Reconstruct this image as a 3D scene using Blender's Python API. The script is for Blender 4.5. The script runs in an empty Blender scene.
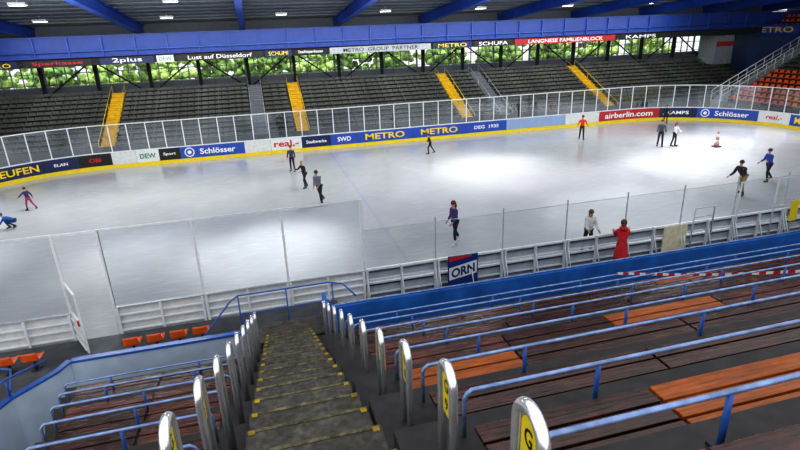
import bpy, bmesh, math, random
from mathutils import Vector, Matrix
random.seed(7)
scene=bpy.context.scene
COL=scene.collection
pi=math.pi
def rad(a): return a*pi/180
def lin(h):
    h=h.lstrip('#'); o=[]
    for i in (0,2,4):
        c=int(h[i:i+2],16)/255
        o.append(c/12.92 if c<=.04045 else ((c+.055)/1.055)**2.4)
    return o
_m={}
def M(name,hexc,rough=.6,metal=0.,var=.18,scale=5.,bump=0.,emit=0.,stretch=(1,1,1),spec=None,dirt=0,world=False,dscale=1.3):
    if name in _m: return _m[name]
    m=bpy.data.materials.new(name); m.use_nodes=True
    nt=m.node_tree; b=nt.nodes['Principled BSDF']
    c=lin(hexc)
    tc=nt.nodes.new('ShaderNodeTexCoord'); mp=nt.nodes.new('ShaderNodeMapping')
    mp.inputs['Scale'].default_value=stretch
    nz=nt.nodes.new('ShaderNodeTexNoise'); nz.inputs['Scale'].default_value=scale; nz.inputs['Detail'].default_value=5
    cr=nt.nodes.new('ShaderNodeValToRGB')
    cr.color_ramp.elements[0].position=.3; cr.color_ramp.elements[1].position=.7
    cr.color_ramp.elements[0].color=[max(0,x*(1-var)) for x in c]+[1]
    cr.color_ramp.elements[1].color=[min(1,x*(1+var)) for x in c]+[1]
    L=nt.links.new
    co=tc.outputs['Object']
    if world: co=nt.nodes.new('ShaderNodeNewGeometry').outputs['Position']
    L(co,mp.inputs[0]); L(mp.outputs[0],nz.inputs['Vector']); L(nz.outputs['Fac'],cr.inputs[0])
    src=cr.outputs[0]
    if dirt:
        n2=nt.nodes.new('ShaderNodeTexNoise'); n2.inputs['Scale'].default_value=dscale; n2.inputs['Detail'].default_value=8; n2.inputs['Roughness'].default_value=.7
        L(co,n2.inputs['Vector'])
        r2=nt.nodes.new('ShaderNodeMapRange'); r2.inputs['From Min'].default_value=.42; r2.inputs['From Max'].default_value=.62; r2.inputs['To Min'].default_value=0; r2.inputs['To Max'].default_value=dirt; L(n2.outputs['Fac'],r2.inputs['Value'])
        mx=nt.nodes.new('ShaderNodeMix'); mx.data_type='RGBA'; L(r2.outputs[0],mx.inputs['Factor']); L(src,mx.inputs['A']); mx.inputs['B'].default_value=[x*.25 for x in c]+[1]; src=mx.outputs['Result']
    L(src,b.inputs['Base Color'])
    b.inputs['Roughness'].default_value=rough; b.inputs['Metallic'].default_value=metal
    if spec is not None: b.inputs['Specular IOR Level'].default_value=spec
    if bump:
        bp=nt.nodes.new('ShaderNodeBump'); bp.inputs['Strength'].default_value=bump; bp.inputs['Distance'].default_value=.02
        L(nz.outputs['Fac'],bp.inputs['Height']); L(bp.outputs[0],b.inputs['Normal'])
    if emit:
        L(cr.outputs[0],b.inputs['Emission Color']); b.inputs['Emission Strength'].default_value=emit
    _m[name]=m; return m
def glassmat(name,fac,tint=(1,1,1)):
    m=bpy.data.materials.new(name); m.use_nodes=True; nt=m.node_tree; nt.nodes.clear()
    o=nt.nodes.new('ShaderNodeOutputMaterial'); mx=nt.nodes.new('ShaderNodeMixShader'); t=nt.nodes.new('ShaderNodeBsdfTransparent')
    t.inputs[0].default_value=(*tint,1); g=nt.nodes.new('ShaderNodeBsdfGlossy'); g.inputs['Color'].default_value=(.9,.95,1,1); g.inputs['Roughness'].default_value=.06
    nz=nt.nodes.new('ShaderNodeTexNoise'); nz.inputs['Scale'].default_value=2
    mr=nt.nodes.new('ShaderNodeMapRange'); mr.inputs['To Min'].default_value=fac*.5; mr.inputs['To Max'].default_value=fac*1.5
    nt.links.new(nz.outputs['Fac'],mr.inputs['Value']); nt.links.new(mr.outputs[0],mx.inputs[0])
    nt.links.new(t.outputs[0],mx.inputs[1]); nt.links.new(g.outputs[0],mx.inputs[2]); nt.links.new(mx.outputs[0],o.inputs[0]); return m
GL=glassmat('clear_glass',.006,(.93,.945,.95)); GLF=glassmat('scuffed_plexiglass',.10,(.93,.95,.96))
def BM(): return bmesh.new()
def box(bm,c,d,mi=0,rot=None):
    g=bmesh.ops.create_cube(bm,size=1.0); M4=Matrix.Translation(c)@(rot.to_4x4() if rot else Matrix())@Matrix.Diagonal((d[0],d[1],d[2],1))
    bmesh.ops.transform(bm,matrix=M4,verts=g['verts'])
    for v in g['verts']:
        for f in v.link_faces: f.material_index=mi
    return g['verts']
def ball(bm,c,r,mi=0,seg=10,rot=None):
    if not hasattr(r,'__len__'): r=(r,r,r)
    g=bmesh.ops.create_uvsphere(bm,u_segments=seg,v_segments=max(6,seg//2+2),radius=1)
    bmesh.ops.transform(bm,matrix=Matrix.Translation(c)@(rot.to_4x4() if rot else Matrix())@Matrix.Diagonal((r[0],r[1],r[2],1)),verts=g['verts'])
    for v in g['verts']:
        for f in v.link_faces: f.material_index=mi; f.smooth=True
def tube(bm,pts,r,seg=10,mi=0,caps=True):
    pts=[Vector(p) for p in pts]; rs=r if hasattr(r,'__len__') else [r]*len(pts)
    rings=[]; up=None
    for i,p in enumerate(pts):
        if i==0: t=pts[1]-p
        elif i==len(pts)-1: t=p-pts[i-1]
        else: t=(pts[i+1]-p).normalized()+(p-pts[i-1]).normalized()
        t.normalize()
        if up is None:
            up=Vector((0,0,1)) if abs(t.z)<.9 else Vector((1,0,0))
        a=t.cross(up).normalized(); b=a.cross(t).normalized(); up=b
        rings.append([bm.verts.new(p+(a*math.cos(2*pi*k/seg)+b*math.sin(2*pi*k/seg))*rs[i]) for k in range(seg)])
    for i in range(len(rings)-1):
        for k in range(seg):
            f=bm.faces.new((rings[i][k],rings[i][(k+1)%seg],rings[i+1][(k+1)%seg],rings[i+1][k])); f.smooth=True; f.material_index=mi
    if caps:
        for R in (rings[0],rings[-1]):
            try: f=bm.faces.new(R); f.material_index=mi
            except: pass
def prism(bm,prof,x0,x1,mi=0,axis='x',x0f=None):
    n=len(prof)
    A=[bm.verts.new(((x0f(p[0]) if x0f else x0),p[0],p[1])) for p in prof]; B=[bm.verts.new((x1,p[0],p[1])) for p in prof]
    for i in range(n):
        f=bm.faces.new((A[i],A[(i+1)%n],B[(i+1)%n],B[i])); f.material_index=mi
    bm.faces.new(A[::-1]).material_index=mi; bm.faces.new(B).material_index=mi
def tag(o,label=None,cat=None,group=None,kind=None):
    if label: o['label']=label
    if cat: o['category']=cat
    if group: o['group']=group
    if kind: o['kind']=kind
    return o
def mk(name,bm,mats,parent=None,loc=(0,0,0),rz=0,bevel=0,**k):
    bmesh.ops.recalc_face_normals(bm,faces=bm.faces)
    me=bpy.data.meshes.new(name); bm.to_mesh(me); bm.free()
    for m in (mats if isinstance(mats,(list,tuple)) else [mats]): me.materials.append(m)
    o=bpy.data.objects.new(name,me); COL.objects.link(o)
    o.parent=parent; o.location=loc; o.rotation_euler=(0,0,rz)
    if bevel:
        b=o.modifiers.new('b','BEVEL'); b.width=bevel; b.segments=2; b.limit_method='ANGLE'
    tag(o,**k); return o
def thing(name,loc,rz=0,**k):
    o=bpy.data.objects.new(name,None); o.empty_display_size=.1; COL.objects.link(o); o.location=loc; o.rotation_euler=(0,0,rz); tag(o,**k); return o
def clone(src,loc=None,rz=None,parent=None,**k):
    o=src.copy(); COL.objects.link(o)
    if loc is not None: o.location=loc
    if rz is not None: o.rotation_euler=(0,0,rz)
    o.parent=parent
    for c in src.children: clone(c,parent=o)
    tag(o,**k); return o
def textverts(body,bold=0.0,shear=0.0):
    cu=bpy.data.curves.new('t','FONT'); cu.body=body; cu.align_x='CENTER'; cu.align_y='CENTER'; cu.size=1; cu.offset=bold; cu.shear=shear; cu.resolution_u=3
    ob=bpy.data.objects.new('t',cu); COL.objects.link(ob)
    dg=bpy.context.evaluated_depsgraph_get(); me=bpy.data.meshes.new_from_object(ob.evaluated_get(dg))
    bpy.data.objects.remove(ob); bpy.data.curves.remove(cu)
    vs=[v.co.copy() for v in me.vertices]; fs=[tuple(p.vertices) for p in me.polygons]; bpy.data.meshes.remove(me)
    x0=min(v.x for v in vs);x1=max(v.x for v in vs);y0=min(v.y for v in vs);y1=max(v.y for v in vs)
    return [((v.x-(x0+x1)/2)/(x1-x0),(v.y-(y0+y1)/2)/(y1-y0)) for v in vs],fs
def textobj(body,w,h,mapf,mat,parent,loc=(0,0,0),rz=0,bold=.02,shear=0,name='lettering'):
    vs,fs=textverts(body,bold,shear); bm=BM(); V=[bm.verts.new(mapf(a*w,b*h)) for a,b in vs]
    for f in fs:
        try: bm.faces.new([V[i] for i in f])
        except: pass
    me=bpy.data.meshes.new(name); bm.to_mesh(me); bm.free(); me.materials.append(mat)
    o=bpy.data.objects.new(name,me); COL.objects.link(o); o.parent=parent; o.location=loc; o.rotation_euler=(0,0,rz); return o

# ---------- materials
blue=M('blue_gloss_paint','#3360b0',.28,var=.15); railblue=M('worn_blue_rail_paint','#8399c4',.22,metal=.4,var=.4,scale=8)
bluedark=M('blue_steel_paint','#1f48a6',.5,var=.2,scale=2); bluenavy=M('navy_blue_steel_paint','#1b3b88',.55,var=.2,scale=2); bluepale=M('pale_blue_paint','#c3d3e6',.5,var=.12,dirt=.25,dscale=2.5)
bluewall=M('blue_wall_paint','#2e6dc2',.42,var=.18,scale=2,dirt=.35)
steel=M('brushed_steel','#eceef0',.2,metal=.75,var=.06,scale=12)
galv=M('galvanised_steel','#b8bdc2',.4,metal=.35,var=.15,scale=12); lightgalv=M('light_grey_painted_steel','#c9ced2',.4,var=.12,scale=8)
darksteel=M('dark_steel','#2b2e33',.5,metal=.3)
white=M('white_plastic','#dcdedd',.4,var=.08,scale=3); offwhite=M('scuffed_white_board','#d3d5d4',.5,var=.12,scale=4)
whiteframe=M('white_painted_frame','#e4e6e8',.35,var=.08); greyframe=M('grey_window_frame','#84898e',.5,var=.1)
conc=M('stair_concrete','#544f47',.7,var=.55,scale=14,bump=.6,dirt=.75,world=True,dscale=2.2); concdark=M('dark_terrace_concrete','#272322',.6,var=.55,scale=6,bump=.3,dirt=.4)
concfloor=M('grey_floor_concrete','#54575b',.6,var=.3,scale=2,bump=.2,dirt=.35)
wood=M('dark_weathered_wood','#452419',.22,var=.65,scale=5,bump=.35,stretch=(.5,7,7),dirt=.75,dscale=2,world=True); wood2=M('brown_weathered_wood','#5d3427',.22,var=.6,scale=5,bump=.35,stretch=(.5,7,7),dirt=.7,dscale=2,world=True); wood3=M('orange_varnished_wood','#a5561c',.34,var=.45,scale=5,bump=.3,stretch=(.5,7,7),dirt=.4,dscale=2,spec=.3,world=True)
yellow=M('yellow_paint','#e6cc1a',.45,var=.08); yelstep=M('worn_yellow_paint','#dcae0c',.7,var=.2,scale=3)
black=M('black_plastic','#17181a',.5); orange=M('orange_plastic','#ee6422',.4,var=.1)
fargreen=M('dark_brown_grey_seat','#5d5f59',.6,var=.35,scale=1.2); farconc=M('dark_brown_grey_concrete','#3c3d3a',.85,var=.3,scale=1.5)
red=M('red_paint','#c4232b',.5,var=.08); green=M('green_sign','#1f8a4c',.5); pink=M('faded_pink_red','#bb7f7c',.5,var=.08)
ceil=M('grey_ceiling_sheet','#757c85',.7,var=.15,scale=.6); dark=M('dark_panel_finish','#1d2026',.8)  # last one: dark finish of posts, braces and banner backing
def colm(n,h): return M(n,h,.45,var=.08,scale=2)
navy=colm('navy_advert','#16254f'); adblue=colm('blue_advert','#2a4ca8'); adred=colm('red_advert','#b52a35'); adlight=colm('light_blue_advert','#8fa6c8')
ltxt=M('white_lettering','#f2f2f2',.5,var=.02); ytxt=M('yellow_lettering','#f2d21c',.5,var=.02); rtxt=M('red_lettering','#c7202b',.5,var=.02); btxt=M('black_lettering','#111111',.5,var=.02); gtxt=M('green_lettering','#2e7d4f',.5,var=.02); ntxt=M('navy_lettering','#16254f',.5,var=.02)

# ---------- ice
ice=bpy.data.materials.new('ice'); ice.use_nodes=True; nt=ice.node_tree; b=nt.nodes['Principled BSDF']; L=nt.links.new
geo=nt.nodes.new('ShaderNodeNewGeometry'); sep=nt.nodes.new('ShaderNodeSeparateXYZ'); L(geo.outputs['Position'],sep.inputs[0])
nz=nt.nodes.new('ShaderNodeTexNoise'); nz.inputs['Scale'].default_value=.12; nz.inputs['Detail'].default_value=7; nz.inputs['Roughness'].default_value=.55; L(geo.outputs['Position'],nz.inputs['Vector'])
cr=nt.nodes.new('ShaderNodeValToRGB'); cr.color_ramp.elements[0].position=.33; cr.color_ramp.elements[1].position=.67
cr.color_ramp.elements[0].color=(.42,.435,.46,1); cr.color_ramp.elements[1].color=(.57,.58,.60,1); L(nz.outputs['Fac'],cr.inputs[0])
prev=cr.outputs[0]
for rot,sc_,st_ in ((.5,(.5,4,1),.3),(-.35,(.35,5,1),.22)):
    vm=nt.nodes.new('ShaderNodeMapping'); vm.inputs['Scale'].default_value=sc_; vm.inputs['Rotation'].default_value=(0,0,rot); L(geo.outputs['Position'],vm.inputs[0])
    ns=nt.nodes.new('ShaderNodeTexNoise'); ns.inputs['Scale'].default_value=2.5; ns.inputs['Detail'].default_value=9; L(vm.outputs[0],ns.inputs['Vector'])
    rs_=nt.nodes.new('ShaderNodeMapRange'); rs_.inputs['From Min'].default_value=.53; rs_.inputs['From Max'].default_value=.75; rs_.inputs['To Max'].default_value=st_; L(ns.outputs['Fac'],rs_.inputs['Value'])
    mx=nt.nodes.new('ShaderNodeMix'); mx.data_type='RGBA'; L(rs_.outputs[0],mx.inputs['Factor']); L(prev,mx.inputs['A']); mx.inputs['B'].default_value=(.85,.86,.88,1); prev=mx.outputs['Result']
for xc,w,c,fa in ((5.0,.08,(.25,.32,.6,1),.2),(20.,.1,(.25,.35,.7,1),.08)):
    cmp=nt.nodes.new('ShaderNodeMath'); cmp.operation='COMPARE'; cmp.inputs[1].default_value=xc; cmp.inputs[2].default_value=w; L(sep.outputs['X'],cmp.inputs[0])
    mu=nt.nodes.new('ShaderNodeMath'); mu.operation='MULTIPLY'; mu.inputs[1].default_value=fa; L(cmp.outputs[0],mu.inputs[0])
    mx=nt.nodes.new('ShaderNodeMix'); mx.data_type='RGBA'; L(mu.outputs[0],mx.inputs['Factor']); L(prev,mx.inputs['A']); mx.inputs['B'].default_value=c; prev=mx.outputs['Result']
L(prev,b.inputs['Base Color'])
nz2=nt.nodes.new('ShaderNodeTexNoise'); nz2.inputs['Scale'].default_value=.5; nz2.inputs['Detail'].default_value=6; nz2.inputs['Roughness'].default_value=.6; L(geo.outputs['Position'],nz2.inputs['Vector'])
mr=nt.nodes.new('ShaderNodeMapRange'); mr.inputs['From Min'].default_value=.25; mr.inputs['From Max'].default_value=.75; mr.inputs['To Min'].default_value=.10; mr.inputs['To Max'].default_value=.26; L(nz2.outputs['Fac'],mr.inputs['Value']); L(mr.outputs[0],b.inputs['Roughness'])
bp=nt.nodes.new('ShaderNodeBump'); bp.inputs['Strength'].default_value=.03; bp.inputs['Distance'].default_value=.01; L(nz2.outputs['Fac'],bp.inputs['Height']); L(bp.outputs[0],b.inputs['Normal'])
b.inputs['Specular IOR Level'].default_value=1.0

FY=40.7; NYb=15.7; R9=9.0
def P(s):
    if s>=0:
        if s<=41.5: return Vector((-10+s,FY)),Vector((0,-1))
        s-=41.5; q=R9*pi/2
        if s<=q: t=s/R9; return Vector((31.5+R9*math.sin(t),31.7+R9*math.cos(t))),Vector((-math.sin(t),-math.cos(t)))
        s-=q
        if s<=7: return Vector((40.5,31.7-s)),Vector((-1,0))
        s-=7; t=s/R9; return Vector((31.5+R9*math.cos(t),24.7-R9*math.sin(t))),Vector((-math.cos(t),math.sin(t)))
    s=-s; q=R9*pi/2
    if s<=q: t=s/R9; return Vector((-10-R9*math.sin(t),31.7+R9*math.cos(t))),Vector((math.sin(t),-math.cos(t)))
    s-=q
    if s<=7: return Vector((-19,31.7-s)),Vector((1,0))
    s-=7; t=s/R9; return Vector((-10-R9*math.cos(t),24.7-R9*math.sin(t))),Vector((math.cos(t),math.sin(t)))
def svals(s0,s1):
    n=max(1,int(math.ceil((s1-s0)/.6))) if (s0<0 or s1>41.5) else 1
    return [s0+(s1-s0)*i/n for i in range(n+1)]
def sweep(bm,s0,s1,n0,n1,z0,z1,org,mi=0):
    rings=[]
    for s in svals(s0,s1):
        p,n=P(s); rings.append([bm.verts.new((p.x+n.x*a-org.x,p.y+n.y*a-org.y,z)) for a,z in ((n0,z0),(n1,z0),(n1,z1),(n0,z1))])
    for i in range(len(rings)-1):
        for k in range(4):
            bm.faces.new((rings[i][k],rings[i][(k+1)%4],rings[i+1][(k+1)%4],rings[i+1][k])).material_index=mi
    bm.faces.new(rings[0]).material_index=mi; bm.faces.new(rings[-1]).material_index=mi
def board(s0,s1,bg,text=None,tm=None,tw=.8,th=.5,label=None,emblem=False,kick=yellow):
    p,n=P((s0+s1)/2); o=thing('rink_board',(p.x,p.y,0),label=label,cat='rink board',group='advertising boards around the ice'); org=p
    bm=BM(); sweep(bm,s0+.01,s1-.01,0,-.1,.25,1.1,org); mk('advert_panel',bm,bg,o)
    bm=BM(); sweep(bm,s0+.005,s1-.005,.03,-.1,0,.25,org); mk('kick_strip',bm,kick,o)
    bm=BM(); sweep(bm,s0+.005,s1-.005,.02,-.12,1.1,1.16,org); mk('top_rail',bm,whiteframe,o)
    if text:
        sc=(s0+s1)/2+(.35 if emblem else 0)
        def mp(a,b,sc=sc,zc=.68):
            q,nn=P(sc+a); return (q.x+nn.x*.02-org.x,q.y+nn.y*.02-org.y,zc+b)
        textobj(text,(s1-s0)*tw,th,mp,tm,o)
        if emblem:
            ce=s0+.65
            for r,mm,off in ((.34,ltxt,.012),(.27,adblue,.018),(.14,ltxt,.024)):
                bm=BM(); vs=[]
                for i in range(20):
                    q,nn=P(ce+r*math.cos(2*pi*i/20)); vs.append(bm.verts.new((q.x+nn.x*off-org.x,q.y+nn.y*off-org.y,.68+r*math.sin(2*pi*i/20))))
                bm.faces.new(vs); mk('round_emblem',bm,mm,o)
    return o
bm=BM(); pts=[]
s=-35.28
while s<76.7:
    p,_=P(s); pts.append((p.x,p.y)); s+=.7 if not(0<=s<41) else 2
pts.append((31.5,NYb))
bm.faces.new([bm.verts.new((x,y,0)) for x,y in pts][::-1])
for f in bm.faces:
    if f.normal.z<0: f.normal_flip()
mk('ice_sheet',bm,ice,label='scuffed pale grey-white ice surface of the skating rink',cat='ice')
bm=BM(); box(bm,(13.5,27,-.2),(96,54,.3)); mk('floor',bm,concfloor,kind='structure')

ads=[(-7.0,-4.2,navy,'EUFEN',ytxt,.8,.45,'dark blue board with large yellow capital letters'),
(-4.2,-2.2,navy,'ELAN',ltxt,.4,.2,'dark blue board with small white lettering'),
(-2.2,-.1,black,'OBI',rtxt,.35,.28,'black board with red lettering'),
(-.1,1.5,offwhite,None,None,.5,.3,'blank white rink board'),
(1.5,3.0,white,'DEW',gtxt,.7,.35,'white board with green lettering'),
(3.0,4.4,black,'Sport',ltxt,.6,.25,'black board with small white lettering'),
(4.4,8.9,adblue,'Schlösser',ltxt,.55,.42,'blue board with white brewery lettering and round emblem',True),
(8.9,10.8,offwhite,None,None,.5,.3,'blank white rink board'),
(10.8,13.1,white,'real,-',rtxt,.8,.55,'white board with red supermarket lettering'),
(13.1,15.3,navy,'Stadtwerke',ltxt,.7,.25,'navy board with small white lettering'),
(15.3,17.4,adblue,'SWD',ltxt,.5,.35,'blue board with white lettering'),
(17.4,21.8,adblue,'METRO',ytxt,.72,.48,'blue board with bold yellow lettering'),
(21.8,26.4,adblue,'METRO',ytxt,.68,.48,'blue board with bold yellow lettering'),
(26.4,30.0,adblue,'DEG  1935',ltxt,.6,.28,'blue board with small white lettering'),
(30.0,35.5,adlight,None,None,.8,.4,'plain pale blue rink board'),
(35.5,38.8,offwhite,None,None,.5,.3,'blank white rink board'),
(38.8,44.6,adred,'airberlin.com',ltxt,.8,.48,'red board with white airline web address'),
(44.6,47.6,navy,'KAMPS',ltxt,.6,.3,'navy board with small white lettering'),
(47.6,52.2,adblue,'Schlösser',ltxt,.55,.42,'blue board with white brewery lettering and round emblem',True),
(52.2,54.6,white,'real,-',rtxt,.5,.4,'white board with red lettering'),
(54.6,57.6,adblue,'METRO',ytxt,.75,.5,'blue board with bold yellow lettering')]
for a in ads: board(*a)
for s0,s1 in ((-10.6,-7.0),(-14.6,-10.6),(-18,-14.6),(-22,-18),(57.6,61),(61,65),(65,69),(69,73),(73,76.78),(-35.28,-31),(-31,-26.5),(-26.5,-22)):
    board(s0,s1,offwhite,label='blank white rink board')
s=-16.8
while s<62:
    s1=s+2.4; p,n=P(s+1.2)
    o=thing('glass_panel',(p.x,p.y,1.16),label='clear safety glass panel with white posts above the rink boards',cat='glass panel',group='safety glass above the far boards')
    bm=BM(); sweep(bm,s,s1,-.05,-.065,0,1.85,p); mk('pane',bm,GLF,o)
    bm=BM(); sweep(bm,s,s1,-.03,-.08,1.83,1.89,p); mk('top_rail',bm,whiteframe,o)
    for q in (s+.04,s+1.2):
        pp,nn=P(q); bm=BM(); box(bm,(pp.x-nn.x*.06-p.x,pp.y-nn.y*.06-p.y,.93),(.06,.06,1.86)); mk('post',bm,whiteframe,o)
    s=s1
greyp=M('pale_grey_board_panel','#a9b0b6',.4,var=.15,scale=3)
def nearboard(x0,x1,style):
    w=x1-x0-.02; o=thing('rink_board',((x0+x1)/2,NYb,0),label='white rink board seen from behind with horizontal stiffening rails' if style=='w' else 'pale grey rink board seen from behind in a steel frame',cat='rink board',group='boards along the near side of the ice')
    if style=='w':
        bm=BM(); box(bm,(0,0,.57),(w,.06,1.06)); mk('panel',bm,offwhite,o)
        for z in (.35,.62,.86,1.12):
            bm=BM(); box(bm,(0,-.07,z),(w,.08,.05)); mk('rail',bm,whiteframe if z<1 else galv,o,bevel=.008)
        for x in (-w/2+.05,0,w/2-.05):
            bm=BM(); box(bm,(x,-.12,.55),(.06,.06,1.1)); mk('post',bm,whiteframe,o)
    else:
        bm=BM(); box(bm,(0,0,.93),(w,.04,.28)); mk('upper_panel',bm,greyp,o)
        bm=BM(); box(bm,(0,0,.42),(w,.04,.36)); mk('lower_panel',bm,greyp,o)
        bm=BM(); box(bm,(0,0,.12),(w,.05,.2)); mk('kick_strip',bm,M('mid_grey_kick','#6d7277',.6),o)
        for z,mm,t in ((.06,lightgalv,.06),(.26,lightgalv,.05),(.64,lightgalv,.06),(.76,lightgalv,.04),(1.15,whiteframe,.07),(1.06,darksteel,.03),(.57,darksteel,.03)):
            bm=BM(); box(bm,(0,-.06,z),(w,.08,t)); mk('rail',bm,mm,o,bevel=.008)
        for x in (-w/2+.05,.0,w/2-.05):
            bm=BM(); box(bm,(x,-.14,.6),(.08,.08,1.2)); mk('post',bm,lightgalv,o)
            bm=BM(); tube(bm,[(x,-.16,.95),(x,-.5,.04)],.022,6); mk('stay',bm,lightgalv,o)
def nearglass(x0,x1,ztop,style):
    w=x1-x0; h=ztop-1.15; o=thing('glass_panel',(x0,NYb+.0,1.15),label='tall safety glass panel in a white steel frame' if style=='w' else 'low frameless safety glass panel with slim grey post',cat='glass panel',group='safety glass along the near boards')
    bm=BM(); box(bm,(w/2,0,h/2),(w-.04,.015,h-.02)); mk('pane',bm,GL,o)
    if style=='w':
        bm=BM(); box(bm,(w/2,-.02,h-.02),(w,.05,.05)); mk('top_rail',bm,whiteframe,o)
        bm=BM(); box(bm,(0,-.03,h/2-.0),(.07,.07,h)); mk('post',bm,whiteframe,o)
    else:
        bm=BM(); box(bm,(w/2,0,h),(w,.012,.012)); mk('top_rail',bm,galv,o)
        bm=BM(); box(bm,(0,-.03,h/2+.08),(.03,.04,h+.2)); mk('post',bm,galv,o)
for x0,x1 in ((-10,-8.3),(-8.3,-5.84),(-4.7,-2.2),(-2.2,.35),(.35,2.8)):
    nearboard(x0,x1,'w'); nearglass(x0,x1,3.55,'w')
x=2.8
while x<31:
    nearboard(x,x+2.45,'g'); nearglass(x,x+2.45,2.5,'g'); x+=2.45
bm=BM(); box(bm,(0,0,1.22),(.08,.08,2.45)); mk('frame_post',bm,whiteframe,loc=(2.8,NYb-.05,1.13),label='white vertical end post of the tall glass frame',cat='post')
bm=BM(); box(bm,(0,0,3.22),(1.2,.06,.06)); box(bm,(-.57,0,1.6),(.07,.07,3.25)); box(bm,(.57,0,1.6),(.07,.07,3.25)); mk('gate_frame',bm,whiteframe,loc=(-5.27,NYb-.04,.3),label='white steel frame around the open rink gate',cat='gate frame')
g=thing('rink_gate',(-5.8,NYb-.12,.3),rz=rad(-62),label='open white rink gate with glazed upper half',cat='gate')
bm=BM(); box(bm,(.55,0,.45),(1.06,.05,.86)); mk('panel',bm,offwhite,g)
for z in (.15,.45,.75):
    bm=BM(); box(bm,(.55,-.04,z),(1.06,.05,.05)); mk('rail',bm,white,g)
bm=BM(); box(bm,(.55,0,1.35),(1.0,.015,.9)); mk('pane',bm,GL,g)
bm=BM(); box(bm,(.02,0,.95),(.05,.05,1.8)); box(bm,(1.08,0,.95),(.05,.05,1.8)); box(bm,(.55,0,1.83),(1.1,.05,.05)); box(bm,(.55,0,.9),(1.1,.05,.06)); mk('frame',bm,whiteframe,g)
bm=BM(); box(bm,(.98,-.05,.95),(.04,.05,.18)); mk('latch',bm,red,g)
o=thing('advert_sign',(6.15,NYb-.24,.05),label='blue advertising sign with tilted white lettering field',cat='sign')
bm=BM(); box(bm,(0,0,.62),(1.08,.03,1.2)); mk('panel',bm,colm('deep_blue_sign','#1d2f72'),o)
bm=BM(); V=[bm.verts.new(v) for v in ((-.5,-.018,1.02),(.3,-.018,1.14),(.3,-.018,1.2),(-.5,-.018,1.2))]; bm.faces.new(V); mk('red_wedge',bm,red,o)
bm=BM(); V=[bm.verts.new(v) for v in ((-.5,-.02,.34),(.5,-.02,.5),(.5,-.02,.98),(-.5,-.02,.8))]; bm.faces.new(V); mk('white_field',bm,white,o)
textobj('ORN',.84,.34,lambda a,b:(a,-.03,.655+b+.17*a),ntxt,o,bold=.03)
bm=BM(); box(bm,(0,0,.5),(1.05,.03,1.0)); mk('notice_sheet',bm,M('cream_sheet','#d9cfae',.6),loc=(14.7,NYb-.24,.2),label='plain cream coloured sheet fixed to the rink boards',cat='sheet')
o=thing('yellow_sign',(20.3,NYb-.25,-.05),label='yellow upright warning sign on a post beside the boards',cat='sign')
bm=BM(); box(bm,(0,0,1.15),(.36,.03,.85)); mk('plate',bm,yellow,o); bm=BM(); box(bm,(0,.03,.8),(.04,.04,1.6)); mk('post',bm,galv,o)
o=thing('exit_sign',(21.3,14.8,-.05),label='green sign plate on a slim grey post',cat='sign')
bm=BM(); box(bm,(0,0,1.5),(.3,.03,.5)); mk('plate',bm,green,o); bm=BM(); box(bm,(0,.03,.8),(.04,.04,1.6)); mk('post',bm,galv,o)
for x in (15.6,17.6,19.4):
    o=thing('gate_frame',(x,NYb-.1,0),label='tall narrow steel gate frame standing at the boards',cat='gate frame')
    bm=BM(); tube(bm,[(0,0,0),(0,0,2.5 if x>16 else 1.7),(.9,0,2.5 if x>16 else 1.7),(.9,0,0)],.035); tube(bm,[(0,0,1.35),(.9,0,1.35)],.02,6); mk('frame',bm,lightgalv,o)

# ---------- NEAR GRANDSTAND
ROWS=[(.62+1.08*k) for k in range(11)]
def tz(y): return 6.8-.46*y
TZ=[tz(y) for y in ROWS]; TZ[9]=1.9; TZ[10]=1.0
DL=.36
TZL=[tz(y)-DL for y in ROWS]; TZL[10]=.75
SX0,SX1=-.48,.74
def profile(ks,T_):
    pr=[]; y0=ROWS[ks[0]]-.54; pr.append((y0,-.05))
    for k in ks:
        z=T_[k]; pr+= [(ROWS[k]-.54,z),(ROWS[k]+.54-(.02 if k==10 else 0),z)]
    pr.append((ROWS[ks[-1]]+.52,-.05)); return pr
bm=BM(); prism(bm,profile(range(11),TZ),SX1,26); mk('grandstand_terrace',bm,concdark,label='dark concrete stepped terrace carrying wooden benches',cat='terrace')
ledge=lambda y: -2.8-.3*max(0,y-5)
bm=BM(); prism(bm,profile(range(11),TZL),0,SX0,x0f=ledge); mk('grandstand_terrace',bm,concdark,label='dark concrete stepped terrace wedge beside the entry passage',cat='terrace')
st=thing('staircase',((SX0+SX1)/2,0,0),label='worn grey-brown concrete staircase with patchy faded yellow edges',cat='staircase')
d0=.62; h0=d0*.46; hw=(SX1-SX0)/2
bm=BM(); box(bm,(0,0,-.6),(SX1-SX0-.02,d0,1.2)); stp=mk('step',bm,conc,st,bevel=.02)
bm=BM(); box(bm,(0,d0/2-.035,.003),(SX1-SX0-.06,.04,.008)); nos=mk('step_edge',bm,M('patchy_yellow_edge','#726a4a',.8,var=.6,scale=16,dirt=1.0,world=True,dscale=5),st)
bm=BM(); box(bm,(0,-d0/2+.07,.002),(SX1-SX0-.03,.13,.006)); shade=mk('shade_strip',bm,M('dark_step_shade','#1e1c19',.8,var=.6,scale=16,world=True),st)  # dark colour painted as shade at the foot of each riser
ym=M('dull_yellow_mark','#b0951f',.7,var=.4,scale=9,dirt=.8,world=True,dscale=4)
bm=BM(); box(bm,(-hw+.07,d0/2-.06,.006),(.06,.06,.01)); ysp=mk('edge_mark',bm,ym,st)
bm=BM(); box(bm,(hw-.07,d0/2-.06,.006),(.06,.06,.01)); ysq=mk('edge_mark',bm,ym,st)
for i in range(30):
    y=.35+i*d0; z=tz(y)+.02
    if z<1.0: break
    for src in (stp,nos,shade,ysp,ysq):
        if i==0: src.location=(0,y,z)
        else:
            c=src.copy(); COL.objects.link(c); c.parent=st; c.location=(0,y,z)
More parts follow.
